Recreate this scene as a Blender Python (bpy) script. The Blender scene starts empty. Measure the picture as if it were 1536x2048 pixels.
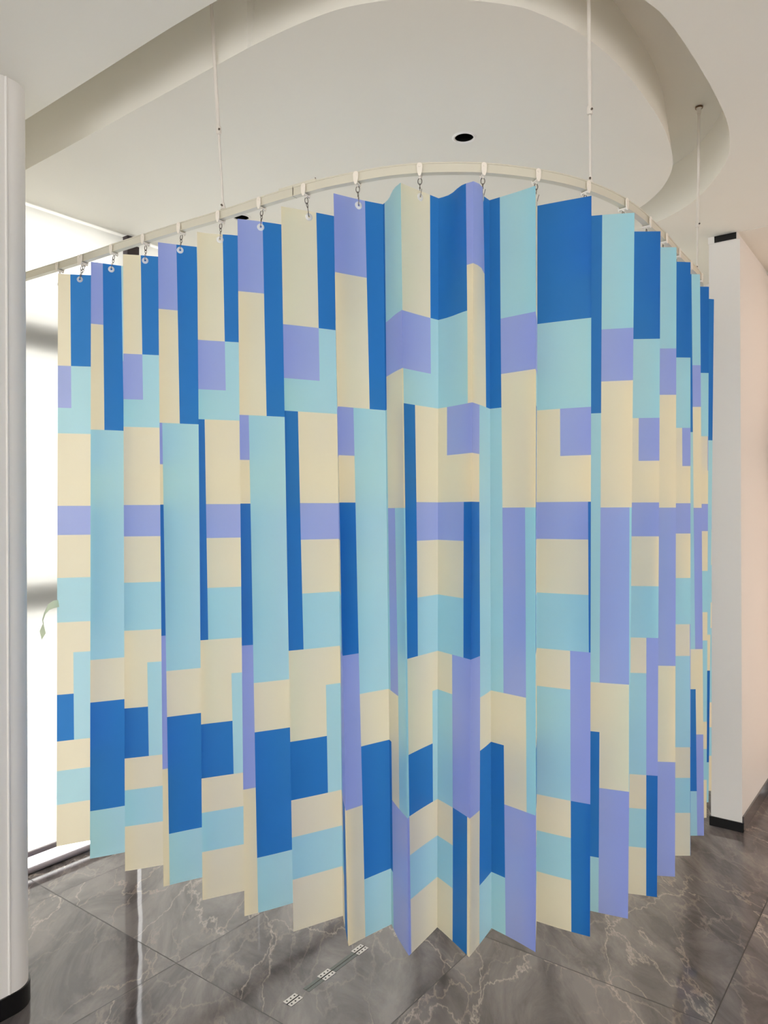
import bpy, bmesh, math, random
from mathutils import Vector, Matrix
from mathutils.geometry import tessellate_polygon
random.seed(4)
SC = bpy.context.scene
COL = SC.collection
U = (0.602, 0.799); V = (-0.799, 0.602)          # room axes seen from above
def W(u, v, z=0.0):
    return Vector((u*U[0]+v*V[0], u*U[1]+v*V[1], z))

# ------------------------------------------------------------------ materials
def new_mat(name):
    m = bpy.data.materials.new(name); m.use_nodes = True
    nt = m.node_tree; nt.nodes.clear()
    out = nt.nodes.new('ShaderNodeOutputMaterial')
    return m, nt, out
def srgb(r, g, b):
    f = lambda c: (c/255/12.92) if c/255 <= .04045 else ((c/255+.055)/1.055)**2.4
    return (f(r), f(g), f(b), 1)
def principled(name, col, rough=.5, metal=0, spec=.5, noise=0, nscale=30, bump=0, bscale=200, trans=0, alpha=1):
    m, nt, out = new_mat(name)
    p = nt.nodes.new('ShaderNodeBsdfPrincipled')
    p.inputs['Roughness'].default_value = rough
    p.inputs['Metallic'].default_value = metal
    p.inputs['Specular IOR Level'].default_value = spec
    p.inputs['Transmission Weight'].default_value = trans
    p.inputs['Alpha'].default_value = alpha
    p.inputs['Base Color'].default_value = col
    tc = nt.nodes.new('ShaderNodeTexCoord')
    if noise:
        n = nt.nodes.new('ShaderNodeTexNoise'); n.inputs['Scale'].default_value = nscale
        n.inputs['Detail'].default_value = 4
        nt.links.new(tc.outputs['Object'], n.inputs['Vector'])
        mx = nt.nodes.new('ShaderNodeMix'); mx.data_type = 'RGBA'
        mx.inputs['A'].default_value = tuple(c*(1-noise) for c in col[:3])+(1,)
        mx.inputs['B'].default_value = tuple(min(1, c*(1+noise)) for c in col[:3])+(1,)
        nt.links.new(n.outputs['Fac'], mx.inputs['Factor'])
        nt.links.new(mx.outputs['Result'], p.inputs['Base Color'])
    if bump:
        n2 = nt.nodes.new('ShaderNodeTexNoise'); n2.inputs['Scale'].default_value = bscale
        nt.links.new(tc.outputs['Object'], n2.inputs['Vector'])
        b = nt.nodes.new('ShaderNodeBump'); b.inputs['Strength'].default_value = bump
        b.inputs['Distance'].default_value = .002
        nt.links.new(n2.outputs['Fac'], b.inputs['Height'])
        nt.links.new(b.outputs['Normal'], p.inputs['Normal'])
    nt.links.new(p.outputs[0], out.inputs[0])
    return m
def cloth(name, col, tr=.3, back=None, rough=.55, noise=.04, gloss=.3):
    """printed non-woven fabric: reflects and lets light through"""
    m, nt, out = new_mat(name)
    p = nt.nodes.new('ShaderNodeBsdfPrincipled')
    p.inputs['Roughness'].default_value = rough
    p.inputs['Specular IOR Level'].default_value = gloss
    t = nt.nodes.new('ShaderNodeBsdfTranslucent')
    tc = nt.nodes.new('ShaderNodeTexCoord')
    n = nt.nodes.new('ShaderNodeTexNoise'); n.inputs['Scale'].default_value = 9; n.inputs['Detail'].default_value = 6
    nt.links.new(tc.outputs['Object'], n.inputs['Vector'])
    mx = nt.nodes.new('ShaderNodeMix'); mx.data_type = 'RGBA'
    mx.inputs['A'].default_value = tuple(c*(1-noise) for c in col[:3])+(1,)
    mx.inputs['B'].default_value = tuple(min(1, c*(1+noise)) for c in col[:3])+(1,)
    nt.links.new(n.outputs['Fac'], mx.inputs['Factor'])
    nt.links.new(mx.outputs['Result'], p.inputs['Base Color'])
    t.inputs['Color'].default_value = back or col
    # embossed dot texture
    vo = nt.nodes.new('ShaderNodeTexVoronoi'); vo.inputs['Scale'].default_value = 420
    nt.links.new(tc.outputs['Object'], vo.inputs['Vector'])
    b = nt.nodes.new('ShaderNodeBump'); b.inputs['Strength'].default_value = .25; b.inputs['Distance'].default_value = .0006
    nt.links.new(vo.outputs['Distance'], b.inputs['Height'])
    nt.links.new(b.outputs['Normal'], p.inputs['Normal'])
    ms = nt.nodes.new('ShaderNodeMixShader'); ms.inputs[0].default_value = tr
    nt.links.new(p.outputs[0], ms.inputs[1]); nt.links.new(t.outputs[0], ms.inputs[2])
    nt.links.new(ms.outputs[0], out.inputs[0])
    return m
def thin_glass(name, tint=(1, 1, 1, 1), g=.06):
    m, nt, out = new_mat(name)
    a = nt.nodes.new('ShaderNodeBsdfTransparent'); a.inputs[0].default_value = tint
    b = nt.nodes.new('ShaderNodeBsdfGlossy'); b.inputs['Roughness'].default_value = .02
    ms = nt.nodes.new('ShaderNodeMixShader'); ms.inputs[0].default_value = g
    nt.links.new(a.outputs[0], ms.inputs[1]); nt.links.new(b.outputs[0], ms.inputs[2])
    nt.links.new(ms.outputs[0], out.inputs[0])
    return m

def marble_floor():
    m, nt, out = new_mat('polished_grey_marble_tile')
    N = nt.nodes.new; L = nt.links.new
    p = N('ShaderNodeBsdfPrincipled')
    p.inputs['Roughness'].default_value = .045
    p.inputs['Specular IOR Level'].default_value = .5
    tc = N('ShaderNodeTexCoord')
    # rotate world coordinates to the tile grid
    mp = N('ShaderNodeVectorMath'); mp.operation = 'DOT_PRODUCT'; mp.inputs[1].default_value = (U[0], U[1], 0)
    mq = N('ShaderNodeVectorMath'); mq.operation = 'DOT_PRODUCT'; mq.inputs[1].default_value = (V[0], V[1], 0)
    L(tc.outputs['Object'], mp.inputs[0]); L(tc.outputs['Object'], mq.inputs[0])
    def math_(op, a, b=None, clamp=False):
        n = N('ShaderNodeMath'); n.operation = op; n.use_clamp = clamp
        for i, x in enumerate((a, b)):
            if x is None: continue
            if isinstance(x, (int, float)): n.inputs[i].default_value = x
            else: L(x, n.inputs[i])
        return n.outputs[0]
    tu = math_('DIVIDE', math_('SUBTRACT', mp.outputs['Value'], .067), .8)
    tv = math_('DIVIDE', math_('SUBTRACT', mq.outputs['Value'], .588), .8)
    fu = math_('FRACT', tu); fv = math_('FRACT', tv)
    iu = math_('FLOOR', tu); iv = math_('FLOOR', tv)
    eu = math_('MINIMUM', fu, math_('SUBTRACT', 1.0, fu)); ev = math_('MINIMUM', fv, math_('SUBTRACT', 1.0, fv))
    e = math_('MINIMUM', eu, ev)
    grout = math_('LESS_THAN', e, .0022)
    # every tile gets its own piece of stone
    cx = N('ShaderNodeCombineXYZ'); L(iu, cx.inputs[0]); L(iv, cx.inputs[1])
    wn = N('ShaderNodeTexWhiteNoise'); wn.noise_dimensions = '3D'; L(cx.outputs[0], wn.inputs['Vector'])
    sc = N('ShaderNodeVectorMath'); sc.operation = 'SCALE'; sc.inputs['Scale'].default_value = 12
    L(wn.outputs['Color'], sc.inputs[0])
    ad = N('ShaderNodeVectorMath'); ad.operation = 'ADD'
    L(tc.outputs['Object'], ad.inputs[0]); L(sc.outputs[0], ad.inputs[1])
    # stretched coordinates so the veins run roughly one way
    mp2 = N('ShaderNodeMapping'); mp2.inputs['Rotation'].default_value = (0, 0, .9); mp2.inputs['Scale'].default_value = (1.5, .62, 1)
    L(ad.outputs[0], mp2.inputs[0])
    def noise(scale, detail, dist=0, rough=.6, vec=None):
        n = N('ShaderNodeTexNoise'); n.inputs['Scale'].default_value = scale; n.inputs['Detail'].default_value = detail
        n.inputs['Distortion'].default_value = dist; n.inputs['Roughness'].default_value = rough
        L(vec if vec is not None else mp2.outputs[0], n.inputs['Vector']); return n.outputs['Fac']
    cloud = noise(2.6, 10, 1.2, .66)
    cr = N('ShaderNodeValToRGB'); L(cloud, cr.inputs[0])
    cr.color_ramp.elements[0].position = .38; cr.color_ramp.elements[0].color = srgb(72, 67, 68)
    cr.color_ramp.elements[1].position = .62; cr.color_ramp.elements[1].color = srgb(130, 123, 121)
    fine = noise(22, 6, .5, .7)
    def vein(src, w):
        d = math_('ABSOLUTE', math_('SUBTRACT', src, .5))
        return math_('SUBTRACT', 1.0, math_('DIVIDE', d, w), True)
    # warped cell edges give branching veins
    wv = N('ShaderNodeTexNoise'); wv.inputs['Scale'].default_value = 1.9; wv.inputs['Detail'].default_value = 7; wv.inputs['Roughness'].default_value = .6
    L(mp2.outputs[0], wv.inputs['Vector'])
    ws = N('ShaderNodeVectorMath'); ws.operation = 'SCALE'; ws.inputs['Scale'].default_value = .55; L(wv.outputs['Color'], ws.inputs[0])
    wa = N('ShaderNodeVectorMath'); wa.operation = 'ADD'; L(mp2.outputs[0], wa.inputs[0]); L(ws.outputs[0], wa.inputs[1])
    def cells(scale, w):
        vo = N('ShaderNodeTexVoronoi'); vo.feature = 'DISTANCE_TO_EDGE'; vo.inputs['Scale'].default_value = scale
        L(wa.outputs[0], vo.inputs['Vector'])
        return math_('SUBTRACT', 1.0, math_('DIVIDE', vo.outputs['Distance'], w), True)
    v1 = cells(1.15, .010)
    v2 = cells(2.6, .016)
    v3 = cells(6.0, .05)
    gate = noise(1.7, 2, 0, .5, ad.outputs[0])
    g1 = math_('MULTIPLY', math_('SUBTRACT', gate, .47), 9, True)
    g2 = math_('MULTIPLY', math_('SUBTRACT', .52, gate), 9, True)
    mixes = cr.outputs[0]
    def mix(fac, a, colb):
        mx = N('ShaderNodeMix'); mx.data_type = 'RGBA'; L(fac, mx.inputs['Factor']); L(a, mx.inputs['A'])
        mx.inputs['B'].default_value = colb; return mx.outputs['Result']
    mixes = mix(math_('MULTIPLY', fine, .32), mixes, srgb(116, 110, 108))
    mixes = mix(math_('MULTIPLY', math_('MULTIPLY', v3, g2), .32), mixes, srgb(176, 160, 150))
    mixes = mix(math_('MULTIPLY', math_('MULTIPLY', v2, g1), .42), mixes, srgb(188, 168, 156))
    mixes = mix(math_('MULTIPLY', math_('MULTIPLY', v1, v1), math_('MULTIPLY', fine, 1.0)), mixes, srgb(205, 190, 178))
    mixes = mix(grout, mixes, srgb(46, 42, 40))
    L(mixes, p.inputs['Base Color'])
    L(math_('ADD', math_('MULTIPLY', grout, .5), .045), p.inputs['Roughness'])
    # slightly uneven lay
    bn = noise(3.2, 2, 0, .5, tc.outputs['Object'])
    bp = N('ShaderNodeBump'); bp.inputs['Strength'].default_value = .10; bp.inputs['Distance'].default_value = .02
    L(bn, bp.inputs['Height']); L(bp.outputs[0], p.inputs['Normal'])
    L(p.outputs[0], out.inputs[0])
    return m

M_ceil = principled('ceiling_paint', srgb(238, 235, 226), .75, spec=.2, noise=.012, nscale=2, bump=.12, bscale=60)
M_wall = principled('wall_paint', srgb(233, 230, 226), .6, spec=.25, noise=.012, nscale=3, bump=.15, bscale=80)
M_floor = marble_floor()
M_black = principled('black_skirting', srgb(16, 16, 18), .35, spec=.4, noise=.1)
M_steelskirt = principled('brushed_steel_skirting', srgb(120, 118, 120), .22, metal=.9, noise=.1, nscale=60)
M_plastic = principled('cream_plastic', srgb(246, 238, 226), .38, spec=.4, noise=.02, nscale=20)
M_rail = principled('ivory_painted_aluminium', srgb(218, 213, 196), .33, spec=.5, noise=.02, nscale=6)
M_rod = principled('white_painted_rod', srgb(228, 221, 212), .35, spec=.5, noise=.02, nscale=12)
M_steel = principled('dull_steel', srgb(120, 112, 104), .3, metal=1, noise=.15, nscale=200)
M_hinge = principled('zinc_hinge_plate', srgb(190, 186, 184), .38, metal=.8, noise=.08, nscale=90)
M_dark = principled('dark_hole', srgb(18, 16, 15), .6, noise=.1)
M_slot = principled('grey_joint_strip', srgb(86, 92, 88), .25, spec=.5, noise=.12, nscale=14)
M_frame = principled('dark_window_frame', srgb(58, 48, 50), .45, spec=.4, noise=.08)
M_sill = principled('grey_aluminium_sill', srgb(160, 152, 158), .35, metal=.4, noise=.05)
M_clear = principled('clear_plastic_grommet', (.95, .95, .95, 1), .15, spec=.6, noise=.01, alpha=.6)
M_glass = thin_glass('window_glass')
M_baffle = principled('black_baffle', srgb(14, 13, 12), .3, spec=.5, noise=.1)
M_whitetrim = principled('white_lamp_trim', srgb(238, 234, 228), .35, noise=.01)
M_blind = cloth('ivory_roller_blind', (.70, .69, .64, 1), .62, None, .8, .01, .1)
M_blindpeach = cloth('peach_roller_blind', (.56, .43, .35, 1), .62, None, .8, .01, .1)
M_blinddim = cloth('dim_ivory_blind', (.42, .38, .31, 1), .62, None, .8, .01, .1)  # ivory cloth darkened so the added far window glows less
M_rib = cloth('pale_green_ribbon', srgb(212, 222, 200), .55, (.9, .95, .85, 1))
FAB = {
 'cream': cloth('cream_print', srgb(238, 230, 200), .56, srgb(255, 245, 222)),
 'aqua': cloth('light_blue_print', srgb(150, 219, 234), .56, srgb(208, 240, 252)),
 'blue': cloth('strong_blue_print', srgb(0, 104, 186), .52, srgb(74, 152, 232), .42, .13, .35),
 'purple': cloth('lavender_print', srgb(148, 168, 238), .56, srgb(192, 202, 250)),
}
FK = ['cream', 'aqua', 'blue', 'purple']

# ------------------------------------------------------------------ helpers
def link(name, bm, mats, parent=None, smooth=False, loc=None, auto=None):
    me = bpy.data.meshes.new(name)
    bmesh.ops.recalc_face_normals(bm, faces=bm.faces)
    bm.to_mesh(me); bm.free()
    for m in (mats if isinstance(mats, (list, tuple)) else [mats]): me.materials.append(m)
    if smooth:
        for p in me.polygons: p.use_smooth = True
        if auto: me.set_sharp_from_angle(angle=math.radians(auto))
    o = bpy.data.objects.new(name, me); COL.objects.link(o)
    if loc is not None: o.location = loc
    if parent is not None: o.parent = parent
    return o
def empty(name, loc=(0, 0, 0)):
    o = bpy.data.objects.new(name, None); COL.objects.link(o); o.location = loc; o.empty_display_size = .05
    return o
def tag(o, label, cat, group=None):
    o['label'] = label; o['category'] = cat
    if group: o['group'] = group
    return o
def struct(o): o['kind'] = 'structure'; return o
def box(bm, c, ax, ay, hx, hy, z0, z1, mi=0):
    """box with horizontal axes ax, ay (2D) about centre c (2D)"""
    vs = []
    for z in (z0, z1):
        for sx, sy in ((-1, -1), (1, -1), (1, 1), (-1, 1)):
            vs.append(bm.verts.new((c[0]+ax[0]*hx*sx+ay[0]*hy*sy, c[1]+ax[1]*hx*sx+ay[1]*hy*sy, z)))
    for q in ((0, 3, 2, 1), (4, 5, 6, 7), (0, 1, 5, 4), (1, 2, 6, 5), (2, 3, 7, 6), (3, 0, 4, 7)):
        f = bm.faces.new([vs[i] for i in q]); f.material_index = mi
    return vs
def uvbox(bm, u0, u1, v0, v1, z0, z1, mi=0):
    c = W((u0+u1)/2, (v0+v1)/2)
    box(bm, c, U, V, (u1-u0)/2, (v1-v0)/2, z0, z1, mi)
def bevel(bm, w, seg=2):
    bmesh.ops.bevel(bm, geom=list(bm.edges), offset=w, segments=seg, profile=.6, affect='EDGES')
def tube(bm, pts, r, n=10, closed=False, cap=True, mi=0):
    pts = [Vector(p) for p in pts]; rings = []
    m = len(pts)
    up = None
    for i, p in enumerate(pts):
        if closed: t = (pts[(i+1) % m]-pts[i-1]).normalized()
        else: t = (pts[min(i+1, m-1)]-pts[max(i-1, 0)]).normalized()
        if up is None:
            up = Vector((0, 0, 1)) if abs(t.z) < .9 else Vector((1, 0, 0))
        a = t.cross(up).normalized(); b = a.cross(t).normalized(); up = b
        rr = r[i] if isinstance(r, (list, tuple)) else r
        rings.append([bm.verts.new(p+a*math.cos(2*math.pi*k/n)*rr+b*math.sin(2*math.pi*k/n)*rr) for k in range(n)])
    for i in range(m if closed else m-1):
        A = rings[i]; B = rings[(i+1) % m]
        for k in range(n):
            f = bm.faces.new((A[k], A[(k+1) % n], B[(k+1) % n], B[k])); f.material_index = mi
    if cap and not closed:
        bm.faces.new(rings[0][::-1]); bm.faces.new(rings[-1])
def catmull(pts, n=6):
    out = []
    for i in range(len(pts)-1):
        p0 = pts[max(i-1, 0)]; p1 = pts[i]; p2 = pts[i+1]; p3 = pts[min(i+2, len(pts)-1)]
        for k in range(n):
            t = k/n
            out.append(tuple(.5*((2*b)+(c-a)*t+(2*a-5*b+4*c-d)*t*t+(-a+3*b-3*c+d)*t**3) for a, b, c, d in zip(p0, p1, p2, p3)))
    out.append(tuple(pts[-1])); return out
def fillpoly(bm, loops, mi=0):
    """flat polygon with holes, loops of Vectors at one height"""
    tris = tessellate_polygon(loops)
    flat = [v for lp in loops for v in lp]
    vs = [bm.verts.new(v) for v in flat]
    for t in tris:
        try: f = bm.faces.new([vs[i] for i in t]); f.material_index = mi
        except ValueError: pass
    return vs

ZC = 2.99      # ceiling
ZT2 = 3.22     # top of the recessed ring

# ------------------------------------------------------------------ floor
bm = bmesh.new()
fillpoly(bm, [[W(-4, -4), W(5.0, -4), W(5.0, 3.275), W(-4, 3.275)]])
r = bmesh.ops.extrude_face_region(bm, geom=list(bm.faces))
bmesh.ops.translate(bm, verts=[g for g in r['geom'] if isinstance(g, bmesh.types.BMVert)], vec=(0, 0, -.1))
struct(link('floor', bm, M_floor))

# ------------------------------------------------------------------ ceiling with its recessed ring
outer = catmull([(1.342, 3.40), (1.342, 2.6), (1.341, 2.1), (1.341, 1.70), (1.36, 1.46), (1.45, 1.15), (1.60, .92), (1.82, .74), (2.053, .648), (2.195, .622), (2.386, .612),
   (2.607, .609), (2.838, .616), (3.018, .641), (3.162, .681), (3.281, .739), (3.463, .859), (3.59, .995), (3.68, 1.17), (3.73, 1.45), (3.745, 1.8), (3.75, 2.5), (3.75, 3.40)], 5)
inner = [(1.538, 3.40), (1.538, 2.4), (1.538, 1.67)] + catmull([(1.538, 1.665), (1.543, 1.553), (1.551, 1.46), (1.566, 1.36), (1.590, 1.281), (1.64, 1.18), (1.73, 1.06), (1.852, .943),
   (1.941, .894), (2.047, .852), (2.145, .829), (2.265, .812), (2.423, .803), (2.632, .803), (2.816, .816), (3.008, .848), (3.138, .888),
   (3.263, .955), (3.355, 1.028), (3.435, 1.117), (3.50, 1.24), (3.535, 1.40), (3.545, 1.6)], 5) + [(3.545, 2.5), (3.545, 3.40)]
bm = bmesh.new()
loop = [W(-4, 3.40, ZC), W(-4, -4, ZC), W(5.0, -4, ZC), W(5.0, 3.40, ZC)] + [W(u, v, ZC) for u, v in outer[::-1]]
fillpoly(bm, [loop])
# outer side of the recess
prev = None
for u, v in outer:
    a = bm.verts.new(W(u, v, ZC)); b = bm.verts.new(W(u, v, ZT2))
    if prev: bm.faces.new((prev[0], a, b, prev[1]))
    prev = (a, b)
# closed top of the recess
vs = [bm.verts.new(W(u, v, ZT2)) for u, v in ((1.2, .45), (3.9, .45), (3.9, 3.4), (1.2, 3.4))]
bm.faces.new(vs)
ceil = struct(link('ceiling', bm, M_ceil, smooth=True, auto=30))
# dropped island inside the ring, with holes for the two downlights
LIGHTS = [W(2.392, 1.423, ZC), W(2.401, 2.643, ZC)]
def circ(c, r, n=32): return [Vector((c.x+r*math.cos(2*math.pi*k/n), c.y+r*math.sin(2*math.pi*k/n), c.z)) for k in range(n)]
bm = bmesh.new()
fillpoly(bm, [[W(u, v, ZC) for u, v in inner]] + [circ(c, .036)[::-1] for c in LIGHTS])
prev = None
cen = (2.5, 2.1)
for i, (u, v) in enumerate(inner):
    du = inner[min(i+1, len(inner)-1)][0]-inner[max(i-1, 0)][0]; dv = inner[min(i+1, len(inner)-1)][1]-inner[max(i-1, 0)][1]
    l = math.hypot(du, dv); nu, nv = -dv/l, du/l
    ins = .03 if 3 < i < len(inner)-3 else 0.0
    a = bm.verts.new(W(u, v, ZC)); b = bm.verts.new(W(u+nu*ins, v+nv*ins, ZT2))
    if prev: bm.faces.new((prev[0], a, b, prev[1]))
    prev = (a, b)
struct(link('ceiling', bm, M_ceil, smooth=True, auto=30))

# ------------------------------------------------------------------ walls
# pier on the left with a rounded end
RC = .075
bm = bmesh.new()
def pier_profile(off=0.0):
    pts = [(-4, 2.382-off), (1.188, 2.382-off)]
    for k in range(1, 13):
        a = math.radians(-90+90*k/12)
        pts.append((1.188+(RC+off)*math.cos(a), 2.382+RC+(RC+off)*math.sin(a)))
    pts += [(1.188+RC+off, 3.40), (-4, 3.40)]
    return pts
def prism(bm, prof, z0, z1):
    a = [bm.verts.new(W(u, v, z0)) for u, v in prof]; b = [bm.verts.new(W(u, v, z1)) for u, v in prof]
    n = len(prof)
    for i in range(n): bm.faces.new((a[i], a[(i+1) % n], b[(i+1) % n], b[i]))
    bm.faces.new(a[::-1]); bm.faces.new(b)
prism(bm, pier_profile(), 0, ZC)
struct(link('wall_left', bm, M_wall, smooth=True, auto=30))
bm = bmesh.new(); prism(bm, pier_profile(.006), 0, .068)
struct(link('baseboard_left', bm, M_black, smooth=True, auto=30))
bm = bmesh.new()
tube(bm, [W(1.172, 2.382, .07), W(1.172, 2.382, ZC)], .0045, 8)
struct(link('trim_1', bm, M_wall, smooth=True, auto=60))
# partition on the right
PU0, PU1, PV0, PV1 = 4.03, 4.80, .812, .958
bm = bmesh.new(); uvbox(bm, PU0, PU1, PV0, PV1, 0, 2.955)
struct(link('wall_right', bm, M_wall))
bm = bmesh.new(); uvbox(bm, PU0-.004, PU1, PV0+.012, PV1+.003, 2.955, ZC)
struct(link('trim_2', bm, M_wall))
bm = bmesh.new(); uvbox(bm, PU0-.007, PU0+.02, PV0+.016, PV1-.028, 2.957, ZC-.001)
struct(link('trim_3', bm, M_black))
bm = bmesh.new(); uvbox(bm, PU0-.008, PU0+.002, PV0-.006, PV1+.006, 0, .046)
uvbox(bm, PU0, PU1, PV1, PV1+.006, 0, .046)
struct(link('baseboard_right', bm, M_black))
bm = bmesh.new(); uvbox(bm, PU0+.002, PU1, PV0-.008, PV0+.0, 0, .075)
struct(link('baseboard_right', bm, M_steelskirt))
# beam lip where the ceiling steps beside the partition
bm = bmesh.new(); uvbox(bm, PU0, 5.0, -4, PV0-.002, ZC-.002, ZC+.02)
struct(link('trim_4', bm, M_ceil))

def window_wall(name, axis, pos, thick, a0, a1, openings, zt=ZC+.3):
    """wall with rectangular openings; axis 'u' = wall runs along u at v=pos"""
    bm = bmesh.new()
    def bx(a, b, z0, z1):
        if b-a < 1e-4 or z1-z0 < 1e-4: return
        if axis == 'u': uvbox(bm, a, b, pos, pos+thick, z0, z1)
        else: uvbox(bm, pos, pos+thick, a, b, z0, z1)
    cur = a0
    for (o0, o1, z0, z1) in openings:
        bx(cur, o0, 0, zt); bx(o0, o1, 0, z0); bx(o0, o1, z1, zt); cur = o1
    bx(cur, a1, 0, zt)
    return struct(link(name, bm, M_wall))
def window(name, axis, pos, a0, a1, z0, z1, cuts, zcuts, fw=.05, fd=.06, mat=M_frame):
    root = struct(empty(name, W(*( (a0, pos) if axis == 'u' else (pos, a0) ), z0)))
    inv = root.location.copy()
    def bx(bm, a, b, c, d, y0=-fd/2, y1=fd/2):
        if axis == 'u': uvbox(bm, a, b, pos+y0, pos+y1, c, d)
        else: uvbox(bm, pos+y0, pos+y1, a, b, c, d)
    bm = bmesh.new()
    bx(bm, a0, a0+fw, z0, z1); bx(bm, a1-fw, a1, z0, z1); bx(bm, a0+fw, a1-fw, z1-fw, z1); (bx(bm, a0+fw, a1-fw, z0, z0+.022) if z0 > .1 else None)
    for c in cuts: bx(bm, c-fw/2, c+fw/2, z0+.022, z1-fw)
    ed = [a0+fw/2]+list(cuts)+[a1-fw/2]
    for zc in zcuts:
        for i in range(len(ed)-1): bx(bm, ed[i]+fw/2, ed[i+1]-fw/2, zc-.07, zc+.07, -.075, fd/2)
    bmesh.ops.translate(bm, verts=bm.verts, vec=-inv)
    link('window_frame', bm, mat, root)
    for i in range(len(ed)-1):
        bm = bmesh.new(); bx(bm, ed[i]+fw/2, ed[i+1]-fw/2, z0+.022, z1-fw, .002, .006)
        bmesh.ops.translate(bm, verts=bm.verts, vec=-inv)
        link('pane', bm, M_glass, root)
    return root
# left window wall (along u at v = 3.31), opening floor to ceiling
window_wall('wall_window_side', 'u', 3.40, .12, -4, 5.1, [(1.30, 4.75, 0.0, ZC)])
w1 = window('window_1', 'u', 3.40, 1.30, 4.75, 0.0, ZC, [2.20+.028, 3.12, 4.02], [2.40, 1.22], .045, .07)
bm = bmesh.new()
pts = [W(1.265, 3.25, .0138), W(4.78, 3.25, .0138)]
tube(bm, pts, .0135, 12)
struct(link('trim_5', bm, M_sill, smooth=True, auto=40))
# mullion cover standing proud between the first two blinds
bm = bmesh.new(); uvbox(bm, 2.207, 2.25, 3.262, 3.36, .0, ZC)
struct(link('trim_6', bm, M_frame))
# far wall (along v at u = 4.80)
window_wall('wall_far', 'v', 4.85, .12, -4.1, 3.5, [(-3.6, .78, .0, ZC-.02), (1.25, 3.1, .3, 2.75)])
window('wash_window_5', 'v', 4.90, 1.25, 3.1, .3, 2.75, [2.2], [], .06, .06)  # unseen window added for a bright wash on the wall and ceiling
w2 = window('window_2', 'v', 4.90, -3.6, .78, 0.0, ZC-.02, [-2.5, -1.4, -.3], [1.95], .05, .06)
# walls behind the photographer, with unseen openings added and sized for fill light
window_wall('wall_front', 'u', -4.0, -.12, -4, 5.1, [(-3.2, .4, .25, 2.5)])
window('fill_window_3', 'u', -4.05, -3.2, .4, .25, 2.5, [-1.4], [], .06, .06)
window_wall('wall_back', 'v', -4.0, -.12, -4.1, 2.45, [(-3.4, 1.9, .25, 2.85)])
window('fill_window_4', 'v', -4.05, -3.4, 1.9, .25, 2.85, [-1.7, .1], [], .06, .06)

# ------------------------------------------------------------------ roller blinds
def blind(axis, pos, a0, a1, z0, z1, mat, label, group, inward=-1):
    root = empty('roller_blind', W(*((a0, pos) if axis == 'u' else (pos, a0)), z0)); inv = root.location.copy()
    tag(root, label, 'blind', group)
    bm = bmesh.new()
    if axis == 'u': vs = [W(a0, pos, z0+.012), W(a1, pos, z0+.012), W(a1, pos, z1-.01), W(a0, pos, z1-.01)]
    else: vs = [W(pos, a0, z0+.012), W(pos, a1, z0+.012), W(pos, a1, z1-.01), W(pos, a0, z1-.01)]
    bm.faces.new([bm.verts.new(v-inv) for v in vs])
    link('fabric', bm, mat, root)
    bm = bmesh.new()
    if axis == 'u': uvbox(bm, a0, a1, pos-.008, pos+.008, z0, z0+.024)
    else: uvbox(bm, pos-.008, pos+.008, a0, a1, z0, z0+.024)
    bevel(bm, .004)
    bmesh.ops.translate(bm, verts=bm.verts, vec=-inv)
    link('bottom_bar', bm, M_sill, root, smooth=True, auto=40)
    return root
blind('u', 3.285, 1.268, 2.196, .06, ZC, M_blind, 'backlit ivory roller blind filling the window beside the left pier', None)
blind('u', 3.285, 2.290, 3.10, .06, ZC, M_blind, 'backlit ivory roller blind just right of the dark mullion, mostly behind the curtain', None)
blind('u', 3.285, 3.104, 3.99, .06, ZC, M_blind, 'ivory roller blind hidden deep behind the middle of the curtain', None)
blind('v', 4.83, -.28, .79, .06, ZC-.02, M_blindpeach, 'bright peach roller blind at the right edge past the partition wall', None)
blind('v', 4.83, -3.5, -.32, .06, ZC-.02, M_blindpeach, 'peach roller blind on the far window, farther right out of frame', None)

blind('v', 4.83, 1.22, 3.12, .25, 2.78, M_blinddim, 'dim ivory roller blind on the unseen window added for its glow on the far wall behind the curtain', None)  # covers the added window and holds down its wash
blind('u', 3.285, 3.994, 4.76, .06, ZC, M_blind, 'ivory roller blind in the far corner behind the curtain', None)
# ------------------------------------------------------------------ downlights
for c, lab in zip(LIGHTS, ('round recessed downlight with white rim and black inside, in open ceiling above the curtain rail',
                            'round black recessed downlight half hidden by the rail behind the left rod foot')):
    root = empty('downlight', c); tag(root, lab, 'ceiling light', 'recessed downlights in the curved ceiling island')
    bm = bmesh.new()
    prof = [(.035, .004), (.035, -.003), (.040, -.0045), (.0445, -.002), (.0455, .0)]
    rings = [[bm.verts.new((r*math.cos(2*math.pi*k/40), r*math.sin(2*math.pi*k/40), z)) for k in range(40)] for r, z in prof]
    for A, B in zip(rings, rings[1:]):
        for k in range(40): bm.faces.new((A[k], A[(k+1) % 40], B[(k+1) % 40], B[k]))
    link('rim', bm, M_whitetrim, root, smooth=True)
    bm = bmesh.new()
    prof = [(.035, .002), (.034, .02), (.030, .05), (.024, .075), (.022, .08)]
    rings = [[bm.verts.new((r*math.cos(2*math.pi*k/40), r*math.sin(2*math.pi*k/40), z)) for k in range(40)] for r, z in prof]
    for A, B in zip(rings, rings[1:]):
        for k in range(40): bm.faces.new((A[k], A[(k+1) % 40], B[(k+1) % 40], B[k]))
    bm.faces.new(rings[-1])
    link('baffle', bm, M_baffle, root, smooth=True, auto=60)

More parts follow.
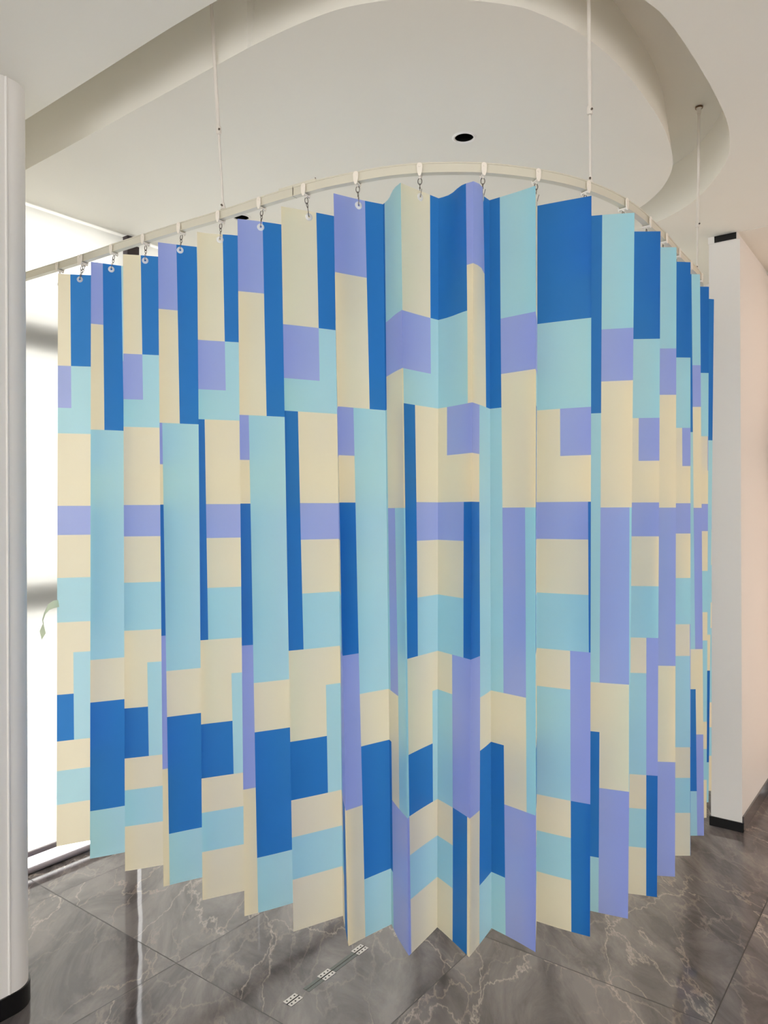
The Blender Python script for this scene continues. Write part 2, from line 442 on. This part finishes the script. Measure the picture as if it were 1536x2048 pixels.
# ------------------------------------------------------------------ curtain
# crease positions (top x, top y, hem x, hem y); even entries are outer folds, odd entries inner folds
CR = [(-1.2108, 2.7748, -1.183, 2.6806), (-1.0575, 2.7972, -1.0345, 2.7504), (-1.0364, 2.6438, -1.0253, 2.5866), (-0.9142, 2.7029, -0.8791, 2.6578), (-0.8964, 2.5684, -0.8721, 2.4954), (-0.7543, 2.601, -0.7178, 2.557), (-0.7416, 2.4557, -0.7122, 2.391), (-0.6095, 2.5049, -0.5713, 2.4666), (-0.5903, 2.3653, -0.5665, 2.3068), (-0.4531, 2.4039, -0.4207, 2.3758), (-0.4414, 2.2618, -0.4192, 2.2144), (-0.3104, 2.3094, -0.2775, 2.2931), (-0.2967, 2.1707, -0.2635, 2.1316), (-0.1443, 2.2456, -0.1265, 2.2151), (-0.1378, 2.0836, -0.1027, 2.0594), (0.0005, 2.1593, 0.0173, 2.1685), (0.0481, 2.0187, 0.063, 2.0142), (0.1584, 2.1195, 0.1493, 2.1519), (0.245, 2.0113, 0.2244, 2.0064), (0.3056, 2.1344, 0.3051, 2.1457), (0.4183, 2.0405, 0.4079, 2.028), (0.4513, 2.1741, 0.442, 2.1814), (0.5901, 2.1066, 0.5764, 2.1009), (0.6055, 2.2553, 0.5693, 2.2599), (0.7525, 2.2278, 0.7137, 2.1929), (0.7369, 2.3753, 0.6857, 2.353), (0.8852, 2.3759, 0.8435, 2.3144), (0.8509, 2.514, 0.7917, 2.4654), (0.9931, 2.5207, 0.9499, 2.4436), (0.9589, 2.6614, 0.8973, 2.5997), (1.1032, 2.6733, 1.0618, 2.592), (1.0579, 2.8028, 1.0093, 2.7513), (1.195, 2.8093, 1.1771, 2.7511), (1.1541, 2.948, 1.0945, 2.8915), (1.2975, 2.9665, 1.2561, 2.9123), (1.2502, 3.1078, 1.1715, 3.0492), (1.3952, 3.1421, 1.3314, 3.0671), (1.3396, 3.2832, 1.2454, 3.1944), (1.4690, 3.3312, 1.3991, 3.1929), (1.42, 3.4682, 1.3117, 3.3187)]
ZTOP, ZHEM = 2.492, .40
KN = [(0.0, -.03), (0.3, -.03), (2.3, -.09), (4.4, -.02), (6.3, -.09), (8.4, -.045), (10.4, -.09), (12.3, -.04), (12.7, 0), (14.3, -.09), (14.65, -.05), (15.1, 0),
      (15.55, .05), (16.3, 0), (18.76, 0), (19.3, -.035), (19.8, -.04), (21.5, -.05), (23.4, -.05), (24, -.1), (25.7, -.06), (29.8, -.15), (34, -.2), (35.9, -.32), (42, -.35)]
def q_of(G):
    for (a, ca), (b, cb) in zip(KN, KN[1:]):
        if a <= G <= b: return G+ca+(cb-ca)*(G-a)/(b-a)
    return G+KN[-1][1]
PER = 4.13
CB = [15.105, 15.6, 16.05, 16.35, 16.81, 17.27, 17.43, 17.77, 17.88, 18.38, 18.76]
def print_colour(q, z):
    while q < 15.105: q += PER
    while q >= 19.235: q -= PER
    def band(*a):
        for zz, c in a:
            if z > zz: return c
        return a[-1][1]
    c_, a_, b_, p_ = 'cream', 'aqua', 'blue', 'purple'
    if q < 15.6: return band((2.147, a_), (1.99, p_), (1.611, c_), (1.086, p_), (.771, c_), (0, p_))
    if q < 16.05: return band((2.147, a_), (1.99, p_), (1.611, c_), (.771, a_), (0, p_))
    if q < 16.35: return band((2.147, c_), (1.99, p_), (1.895, a_), (1.201, b_), (.94, c_), (.773, b_), (.667, c_), (.547, a_), (0, c_))
    if q < 16.81: return band((2.147, c_), (1.99, p_), (1.895, a_), (1.627, c_), (1.52, p_), (1.363, c_), (1.201, a_), (.94, c_), (.773, b_), (.667, c_), (.547, a_), (0, c_))
    if q < 17.27: return band((2.147, b_), (1.895, a_), (1.627, c_), (1.52, p_), (1.363, c_), (1.201, a_), (1.09, c_), (.773, a_), (.667, c_), (.547, a_), (0, c_))
    if q < 17.43: return band((2.147, b_), (1.895, a_), (1.759, p_), (1.627, c_), (1.52, p_), (1.363, c_), (1.201, a_), (1.09, c_), (.773, a_), (.667, c_), (.547, a_), (0, c_))
    if q < 17.77: return band((2.147, b_), (1.895, a_), (1.759, p_), (1.627, c_), (1.52, p_), (1.363, c_), (1.201, a_), (.773, p_), (0, b_))
    if q < 17.88: return band((2.147, b_), (1.895, a_), (1.759, p_), (1.627, c_), (1.201, b_), (.773, p_), (0, b_))
    if q < 18.38: return band((2.271, p_), (1.895, c_), (1.759, p_), (1.627, c_), (1.201, b_), (.773, p_), (0, c_))
    if q < 18.76: return band((2.271, p_), (1.895, c_), (1.086, a_), (.938, c_), (.563, b_), (0, a_))
    return band((1.895, b_), (1.086, a_), (.938, c_), (.563, b_), (0, a_))
ROWS = sorted(set([ZTOP, 2.46, 2.43, 2.40, 2.35, 2.271, 2.21, 2.147, 2.07, 1.99, 1.895, 1.83, 1.759, 1.70, 1.627, 1.611, 1.52, 1.44, 1.363, 1.28, 1.201, 1.14, 1.09, 1.086, 1.01, .94, .938, .86,
                  .773, .771, .667, .61, .563, .547, .50, .45, ZHEM]), reverse=True)
SHEAR = .045
def surf(k, t, z):
    """point on panel k at fraction t and height z"""
    w = (z-ZHEM)/(ZTOP-ZHEM)
    a = CR[k]; b = CR[k+1]
    A = Vector((a[0]*w+a[2]*(1-w), a[1]*w+a[3]*(1-w))); B = Vector((b[0]*w+b[2]*(1-w), b[1]*w+b[3]*(1-w)))
    P = A.lerp(B, t); d = (B-A).normalized(); n = Vector((-d.y, d.x))
    # gentle bow of each panel, stronger towards the free top edge on a few panels
    amp = .0022*math.sin(k*2.3+1.1)+.0012*math.sin(z*5+k)
    extra = {17: .008, 18: -.009, 15: .004, 8: .003, 22: .004}.get(k, 0)*max(0, (z-1.9)/(ZTOP-1.9))**1.3
    P = P+n*(amp*math.sin(math.pi*t)+extra*math.sin(2*math.pi*t))
    return Vector((P.x, P.y, z))
npan = len(CR)-1
# boundaries of the print in panel coordinates
allG = []
for per in range(-5, 8):
    for c in CB:
        q = c+per*PER
        G = q
        for _ in range(30): G -= (q_of(G)-q)*.9
        if -.2 < G < npan: allG.append(G)
allG.sort()
cbm = bmesh.new()
verts = {}
sharp_cols = []
def curtain_col(k, fn):
    col = []
    for z in ROWS: col.append(cbm.verts.new(surf(k, fn(z), z)))
    return col
prev_last = None
crease_edges = []
for k in range(npan):
    g = [x for x in allG if k <= x < k+1]
    cols = []            # (reference t, t function)
    base = [0.0]+[x-k for x in g]+[1.0]
    refs = [0.0]
    for a, b in zip(base, base[1:]):
        n = max(1, int(round((b-a)/.17)))
        for i in range(1, n+1): refs.append(a+(b-a)*i/n)
    bset = set(round(x-k, 6) for x in g)
    def tf(r):
        if r in (0.0, 1.0): return lambda z: r
        return lambda z: min(.995, max(.005, r+SHEAR*(1.6-z)*min(1, r/.04, (1-r)/.04)))
    first = True; prev = prev_last; pr = 0.0
    if prev is None: prev = curtain_col(k, lambda z: 0.0)
    for r in refs[1:]:
        cur = curtain_col(k, tf(r) if r < .9999 else (lambda z: 1.0))
        qm = q_of(k+(pr+r)/2)
        for i in range(len(ROWS)-1):
            f = cbm.faces.new((prev[i], cur[i], cur[i+1], prev[i+1]))
            f.material_index = FK.index(print_colour(qm, (ROWS[i]+ROWS[i+1])/2))
            f.smooth = True
        prev = cur; pr = r
    for i in range(len(ROWS)-1):
        crease_edges.append((prev[i], prev[i+1]))
    prev_last = prev
cbm.normal_update()
for a, b in crease_edges:
    e = cbm.edges.get((a, b))
    if e: e.smooth = False
cur_root = empty('pleated_curtain', Vector((.15, 2.12, ZHEM)))
tag(cur_root, 'large pleated curtain with cream, light blue, blue and lavender blocks, hanging from the curved rail', 'curtain')
me = bpy.data.meshes.new('curtain_fabric')
bmesh.ops.translate(cbm, verts=cbm.verts, vec=-cur_root.location)
cbm.to_mesh(me); cbm.free()
for k in FK: me.materials.append(FAB[k])
fo = bpy.data.objects.new('curtain_fabric', me); COL.objects.link(fo); fo.parent = cur_root

# grommets: thin clear discs with a hole, at the middle of every second panel
ZG = 2.474
gro = []
gme = None
for k in range(0, npan-1, 2):
    c = surf(k, .5, ZG); d = (surf(k, .6, ZG)-surf(k, .4, ZG)).normalized(); n = Vector((d.y, -d.x, 0))
    if gme is None:
        bm = bmesh.new(); N_ = 24
        prof = [(.0035, -.0006), (.0035, .0016), (.0055, .0020), (.0100, .0012), (.0110, .0004), (.0110, -.0006)]
        rings = [[bm.verts.new((r*math.cos(2*math.pi*i/N_), r*math.sin(2*math.pi*i/N_), h)) for i in range(N_)] for r, h in prof]
        for A, B in zip(rings, rings[1:]+rings[:1]):
            for i in range(N_): bm.faces.new((A[i], A[(i+1) % N_], B[(i+1) % N_], B[i]))
        o = link('grommet', bm, M_clear, cur_root, smooth=True, auto=40); gme = o.data
    else:
        o = bpy.data.objects.new('grommet', gme); COL.objects.link(o); o.parent = cur_root
    zax = n; xax = d; yax = Vector((0, 0, 1))
    mt = Matrix((xax, yax, xax.cross(yax))).transposed().to_4x4()
    if xax.cross(yax).dot(n) < 0:
        mt = Matrix((-xax, yax, (-xax).cross(yax))).transposed().to_4x4()
    o.matrix_basis = Matrix.Translation(c+n*.0012-cur_root.location) @ mt
    gro.append((k, c))
# loose ribbon at the free left edge
bm = bmesh.new()
rp = [(-1.186, 2.715, 1.275), (-1.202, 2.712, 1.272), (-1.219, 2.708, 1.262), (-1.230, 2.70, 1.238), (-1.240, 2.705, 1.212), (-1.2375, 2.705, 1.200)]
wd = [.016, .016, .013, .004, .0015, .001]
pv = None
for (x, y, z), w in zip(rp, wd):
    a = bm.verts.new((x-.003, y, z+w*.6)); b = bm.verts.new((x+.003, y-.004, z-w))
    if pv: bm.faces.new((pv[0], a, b, pv[1]))
    pv = (a, b)
t0 = [bm.verts.new(p) for p in ((-1.2385, 2.705, 1.203), (-1.252, 2.704, 1.172), (-1.246, 2.708, 1.140), (-1.228, 2.702, 1.165))]
bm.faces.new(t0)
bmesh.ops.solidify(bm, geom=list(bm.faces), thickness=.0008)
bmesh.ops.translate(bm, verts=bm.verts, vec=-cur_root.location)
rb = link('ribbon', bm, M_rib, cur_root); rb['label'] = 'pale green loose ribbon at the left edge'

# ------------------------------------------------------------------ rail
TR = [(-1.80, 3.27), (-1.505, 3.045), (-1.426, 2.988), (-1.14, 2.801), (-.916, 2.646), (-.699, 2.503), (-.51, 2.383), (-.361, 2.280), (-.223, 2.193), (-.147, 2.152), (-.073, 2.121), (.013, 2.089), (.10, 2.071),
      (.187, 2.066), (.27, 2.069), (.352, 2.084), (.435, 2.108), (.516, 2.140), (.593, 2.183), (.667, 2.236), (.74, 2.301), (.815, 2.383), (.887, 2.475), (.987, 2.608), (1.109, 2.783), (1.262, 2.995), (1.345, 3.15), (1.395, 3.32), (1.40, 3.48), (1.34, 3.66), (1.22, 3.80)]
TRc = catmull(TR[1:], 6)
ZR0, ZR1 = 2.538, 2.566
rail_root = empty('curtain_rail', Vector((.1, 2.071, ZR0)))
tag(rail_root, 'ivory curved curtain rail hung on rods across the room', 'curtain rail')
def sweep(bm, path, prof):
    rings = []
    for i, p in enumerate(path):
        a = Vector(path[max(i-1, 0)]); b = Vector(path[min(i+1, len(path)-1)]); t = (b-a).normalized(); n = Vector((-t.y, t.x))
        rings.append([bm.verts.new((p[0]+n.x*x, p[1]+n.y*x, z)) for x, z in prof])
    m = len(prof)
    for A, B in zip(rings, rings[1:]):
        for k in range(m): bm.faces.new((A[k], A[(k+1) % m], B[(k+1) % m], B[k]))
    bm.faces.new(rings[0][::-1]); bm.faces.new(rings[-1])
bm = bmesh.new()
h = ZR1-ZR0
prof = [(-.0095, ZR0), (.0095, ZR0), (.0095, ZR0+.003), (.0075, ZR0+.004), (.0075, ZR1-.004), (.0095, ZR1-.003), (.0095, ZR1), (-.0095, ZR1), (-.0095, ZR1-.003), (-.0075, ZR1-.004), (-.0075, ZR0+.004), (-.0095, ZR0+.003)]
sweep(bm, TRc, prof)
bmesh.ops.translate(bm, verts=bm.verts, vec=-rail_root.location)
link('rail', bm, M_rail, rail_root, smooth=True, auto=35)
# splice plate on top of the joint
def track_pt(x):
    for a, b in zip(TRc, TRc[1:]):
        if a[0] <= x <= b[0]:
            t = (x-a[0])/(b[0]-a[0]); return Vector((x, a[1]+(b[1]-a[1])*t)), (Vector(b)-Vector(a)).normalized()
bm = bmesh.new()
path = [track_pt(-.31+i*.0145)[0] for i in range(9)]
sweep(bm, [(p.x, p.y) for p in path], [(-.006, ZR1), (.006, ZR1), (.006, ZR1+.007), (-.006, ZR1+.007)])
bmesh.ops.translate(bm, verts=bm.verts, vec=-rail_root.location)
link('splice_plate', bm, M_rail, rail_root)
bm = bmesh.new()
p, t = track_pt(-.262)
box(bm, p, t, Vector((-t.y, t.x)), .0004, .0102, ZR0-.0003, ZR1+.0003)
bmesh.ops.translate(bm, verts=bm.verts, vec=-rail_root.location)
link('joint_line', bm, M_steel, rail_root)
bm = bmesh.new(); p2 = track_pt(-.197)[0]
tube(bm, [(p2.x, p2.y, ZR1), (p2.x, p2.y, ZR1+.012)], .0017, 8)
bmesh.ops.translate(bm, verts=bm.verts, vec=-rail_root.location)
link('screw', bm, M_steel, rail_root)

# ------------------------------------------------------------------ gliders
def make_glider():
    root = empty('curtain_glider')
    # local frame: x along rail, y across (toward +y = far side), z up, origin at rail bottom
    bm = bmesh.new()
    for s in (-1, 1):
        y0 = s*.0115; y1 = s*.0150
        prof = []
        for k in range(13):
            a = math.pi*k/12; prof.append((.0078*math.cos(a), .0185+.0078*math.sin(a)))
        prof += [(-.0072, .004), (-.005, -.004), (-.0025, -.010), (.0025, -.010), (.005, -.004), (.0072, .004)]
        A = [bm.verts.new((x, y0, z)) for x, z in prof]; B = [bm.verts.new((x, y1, z)) for x, z in prof]
        n = len(prof)
        for i in range(n): bm.faces.new((A[i], A[(i+1) % n], B[(i+1) % n], B[i]))
        bm.faces.new(A); bm.faces.new(B[::-1])
        # axle boss
        tube(bm, [(0, y1, .0185), (0, y1+s*.0016, .0185)], .0038, 14)
    # bridge under the rail and eyelet
    vs = box(bm, (0, 0), (1, 0), (0, 1), .0045, .0145, -.007, -.0025)
    tube(bm, [(0, 0, -.0065), (0, 0, -.012)], .003, 10)
    link('carrier', bm, M_plastic, root, smooth=True, auto=35)
    def ring(cx, cz, rx, rz, yz=False, r=.0012):
        pts = []
        for k in range(20):
            a = 2*math.pi*k/20
            x = rx*math.cos(a); z = cz+rz*math.sin(a)
            pts.append((0, x, z) if yz else (x, 0, z))
        return pts
    bm = bmesh.new(); tube(bm, ring(0, -.0195, .0055, .0088), .0012, 8, closed=True)
    link('chain_link', bm, M_steel, root, smooth=True)
    bm = bmesh.new(); tube(bm, ring(0, -.0315, .0036, .0062, True), .001, 8, closed=True)
    link('chain_link', bm, M_steel, root, smooth=True)
    bm = bmesh.new()
    pts = []
    for k in range(9):
        a = math.radians(90+k*38); pts.append((.0018*math.cos(a), 0, -.0375+.0018*math.sin(a)))
    pts += [(0, 0, -.041), (0, 0, -.052), (0, 0, -.060), (.0004, -.0012, -.0635), (.0012, -.0038, -.0645), (.002, -.0055, -.062), (.0042, -.0065, -.050), (.0055, -.0085, -.0435)]
    tube(bm, pts, .0009, 8)
    link('hook', bm, M_steel, root, smooth=True)
    return root
def copy_tree(o):
    c = o.copy(); COL.objects.link(c)
    for ch in o.children:
        d = ch.copy(); COL.objects.link(d); d.parent = c
    return c
def nearest_track(P):
    best = None
    for a, b in zip(TRc, TRc[1:]):
        a = Vector(a); b = Vector(b); d = b-a; t = max(0, min(1, (P-a).dot(d)/d.dot(d))); q = a+d*t; l = (P-q).length
        if best is None or l < best[0]: best = (l, q, d.normalized())
    return best[1], best[2]
ords = ['first', 'second', 'third', 'fourth', 'fifth', 'sixth', 'seventh', 'eighth', 'ninth', 'tenth', 'eleventh', 'twelfth', 'thirteenth', 'fourteenth', 'fifteenth', 'sixteenth', 'seventeenth', 'eighteenth', 'nineteenth', 'twentieth']
glabels = {
 0: 'lower left glider of the close pair whose hooks share the leftmost visible grommet',
 1: 'white curtain glider hooked to the lavender and blue pleat, second pleat from the left edge',
 2: 'white curtain glider with chain over the third pleat from the left, cream and blue',
 3: 'white curtain glider over the fourth pleat from the left, lavender and blue top',
 4: 'white curtain glider right beside the foot of the left suspension rod',
 5: 'white curtain glider just right of the half hidden black downlight',
 6: 'white curtain glider on the rail splice, above a plain cream pleat top',
 7: 'white curtain glider above the lavender topped pleat where the rail starts to bend',
 8: 'white curtain glider with open hook above the cream pleat, left of the rail apex',
 9: 'white curtain glider with open hook at the rail apex, above the narrow lavender fold',
 10: 'white curtain glider just right of the apex, its hook behind the light blue pleat edge',
 11: 'white curtain glider just below the foot of the middle suspension rod',
 12: 'white curtain glider seen side on above the wide light blue pleat on the bend',
 13: 'white curtain glider above the narrow blue pleat right of the bend',
}
gl = None
yaw_of = lambda t: math.atan2(t.y, t.x)
def place_glider(P, T, target, label):
    global gl
    if gl is None: gl = make_glider(); o = gl
    else: o = copy_tree(gl)
    o.location = (P.x, P.y, ZR0); o.rotation_euler = (0, 0, yaw_of(T))
    # let the chain lean toward its grommet
    if target is not None:
        loc = Matrix.Rotation(-yaw_of(T), 3, 'Z') @ (Vector((target.x, target.y, target.z))-Vector((P.x, P.y, ZR0)))
        ax = math.atan2(loc.y+.003, .052); ay = math.atan2(loc.x, .052)
        for ch in o.children:
            if not ch.name.startswith('carrier'):
                ch.location = (0, 0, -.012); ch.rotation_euler = (max(-.5, min(.5, ax)), -max(-.5, min(.5, ay)), 0)
    tag(o, label, 'curtain glider', 'white curtain gliders running on the curved rail')
    return o
protos = []
for i, (k, c) in enumerate(gro):
    P, T = nearest_track(Vector((c.x, c.y)))
    lab = glabels.get(i, 'white curtain glider on receding right stretch of rail, %s from the left' % ords[min(i+2, 19)])
    protos.append((P, T, c, lab))
# the pleats behind the partition side keep the same spacing
for P, T, c, lab in protos: place_glider(P, T, c, lab)
P, T = track_pt(-1.245); place_glider(P, T, None, 'leftmost curtain glider on the rail, at the cream left edge of the curtain')
P, T = track_pt(-1.118); place_glider(P, T, gro[0][1], 'upper right glider of the close pair whose hooks share the leftmost visible grommet')
# chains are modelled hanging from z=-.012 of the carrier
seen = set()
for o in bpy.data.objects:
    if o.type == 'MESH' and o.parent and o.parent.name.startswith('curtain_glider') and not o.name.startswith('carrier') and o.data.name not in seen:
        seen.add(o.data.name)
        for v in o.data.vertices: v.co.z += .012
for o in bpy.data.objects:
    if o.type == 'MESH' and o.parent and o.parent.name.startswith('curtain_glider') and not o.name.startswith('carrier'): o.location = (0, 0, -.012)

# ------------------------------------------------------------------ suspension rods
def rod(bot, top, zj, label):
    b = Vector(bot); t = Vector(top)
    root = empty('suspension_rod', b); tag(root, label, 'rod', 'thin white rods holding up the rail')
    T = t-b; f = (zj-b.z)/T.z; j = T*f; d = T.normalized()
    bm = bmesh.new(); tube(bm, [d*.012, j], .0037, 12); link('lower_rod', bm, M_rod, root, smooth=True, auto=50)
    bm = bmesh.new(); tube(bm, [j, T-d*.01], .0054, 14); link('upper_tube', bm, M_rod, root, smooth=True, auto=50)
    bm = bmesh.new(); tube(bm, [j-d*.014, j-d*.012, j+d*.008, j+d*.010], [.006, .0085, .0085, .007], 16)
    col = link('joint_collar', bm, M_rod, root, smooth=True, auto=50)
    bm = bmesh.new(); s = Vector((.35, -.94, 0)); tube(bm, [j-d*.002+s*.006, j-d*.002+s*.0115], .0032, 10); link('screw', bm, M_steel, col, smooth=True, auto=50)
    bm = bmesh.new()
    tube(bm, [(0, 0, .001), (0, 0, .003), (0, 0, .010), d*.02], [.009, .009, .006, .0045], 14)
    link('foot', bm, M_rod, root, smooth=True, auto=50)
    bm = bmesh.new(); tube(bm, [Vector((-.002, -.004, .012)), Vector((-.004, -.011, .012))], .003, 10); link('bolt', bm, M_steel, root, smooth=True, auto=50)
    bm = bmesh.new(); tube(bm, [T-d*.03, T-d*.012, T-d*.006, T+Vector((0, 0, -.001))], [.0075, .0085, .013, .0135], 18); mt = link('ceiling_mount', bm, M_rod, root, smooth=True, auto=50)
    bm = bmesh.new(); tube(bm, [T-Vector((0, 0, .008)), T-Vector((0, 0, .002))], .0145, 18); link('mount_ring', bm, principled('brass_ring', srgb(130, 104, 78), .35, metal=.8, noise=.1), root, smooth=True, auto=50)
rod((-.509, 2.377, ZR1), (-.523, 2.262, ZT2), 2.80, 'left suspension rod, long and slightly leaning, beside the half hidden downlight')
rod((.612, 2.196, ZR1), (.578, 2.085, ZT2), 2.765, 'middle suspension rod coming down to the bend of the rail')
rod((1.262, 2.995, ZR1), (1.268, 2.984, ZT2), 2.752, 'right suspension rod, its brass ringed ceiling mount visible in the recessed ring')

# ------------------------------------------------------------------ hinges set in the floor
def hinge(u, v, label):
    root = empty('hinge', W(u, v, 0)); tag(root, label, 'hinge', 'small metal hinges lying in a row on the floor')
    du = Vector((U[0], U[1], 0)); dv = Vector((V[0], V[1], 0))
    for s in (-1, 1):
        bm = bmesh.new(); box(bm, dv*(s*.0108), U, V, .028, .0088, 0, .0016); bevel(bm, .0005, 1)
        lf = link('leaf', bm, M_hinge, root)
        for k in (-1, 0, 1):
            bm = bmesh.new(); p = dv*(s*.0108)+du*(k*.0175)
            tube(bm, [p+Vector((0, 0, .0012)), p+Vector((0, 0, .0019))], .0033, 14)
            link('screw', bm, M_dark, lf, smooth=True, auto=50)
    bm = bmesh.new(); tube(bm, [du*-.028+Vector((0, 0, .0016)), du*.028+Vector((0, 0, .0016))], .0014, 10)
    link('knuckle', bm, M_dark, root, smooth=True, auto=50)
hinge(2.117, 1.713, 'metal hinge on the floor right under the curtain hem, farthest of three')
hinge(1.934, 1.713, 'middle metal hinge of the three in a row on the marble floor')
hinge(1.768, 1.713, 'nearest metal hinge on the floor, at the bottom of the picture')
bm = bmesh.new(); uvbox(bm, 1.83, 2.09, 1.699, 1.727, 0, .0008)
st = link('joint_strip', bm, M_slot)
tag(st, 'dull greenish grey joint strip between the floor hinges', 'floor strip')
bm = bmesh.new(); uvbox(bm, 1.83, 2.09, 1.7122, 1.7138, .0008, .0013)
link('slot', bm, M_dark, st)

# ------------------------------------------------------------------ light
wd_ = bpy.data.worlds.new('World'); SC.world = wd_; wd_.use_nodes = True
bg = wd_.node_tree.nodes['Background']; bg.inputs[0].default_value = (1.0, .991, .968, 1); bg.inputs[1].default_value = 4.5
# camera
cd = bpy.data.cameras.new('camera'); cam = bpy.data.objects.new('camera', cd); COL.objects.link(cam)
cam.location = (0, 0, 1.6)
cd.sensor_fit = 'VERTICAL'; cd.sensor_height = 36; cd.lens = 36*1490/2048
cd.clip_start = .02
cam.matrix_world = Matrix.Translation((0, 0, 1.6)) @ Matrix.Rotation(math.pi/2, 4, 'X') @ Matrix.Rotation(-.0038, 4, 'Z')
SC.camera = cam
SC.view_settings.view_transform = 'Standard'; SC.view_settings.look = 'None'
SC.view_settings.gamma = 1; SC.view_settings.use_curve_mapping = False
SC.view_settings.exposure = 0.0
SC.cycles.max_bounces = 10; SC.cycles.diffuse_bounces = 6
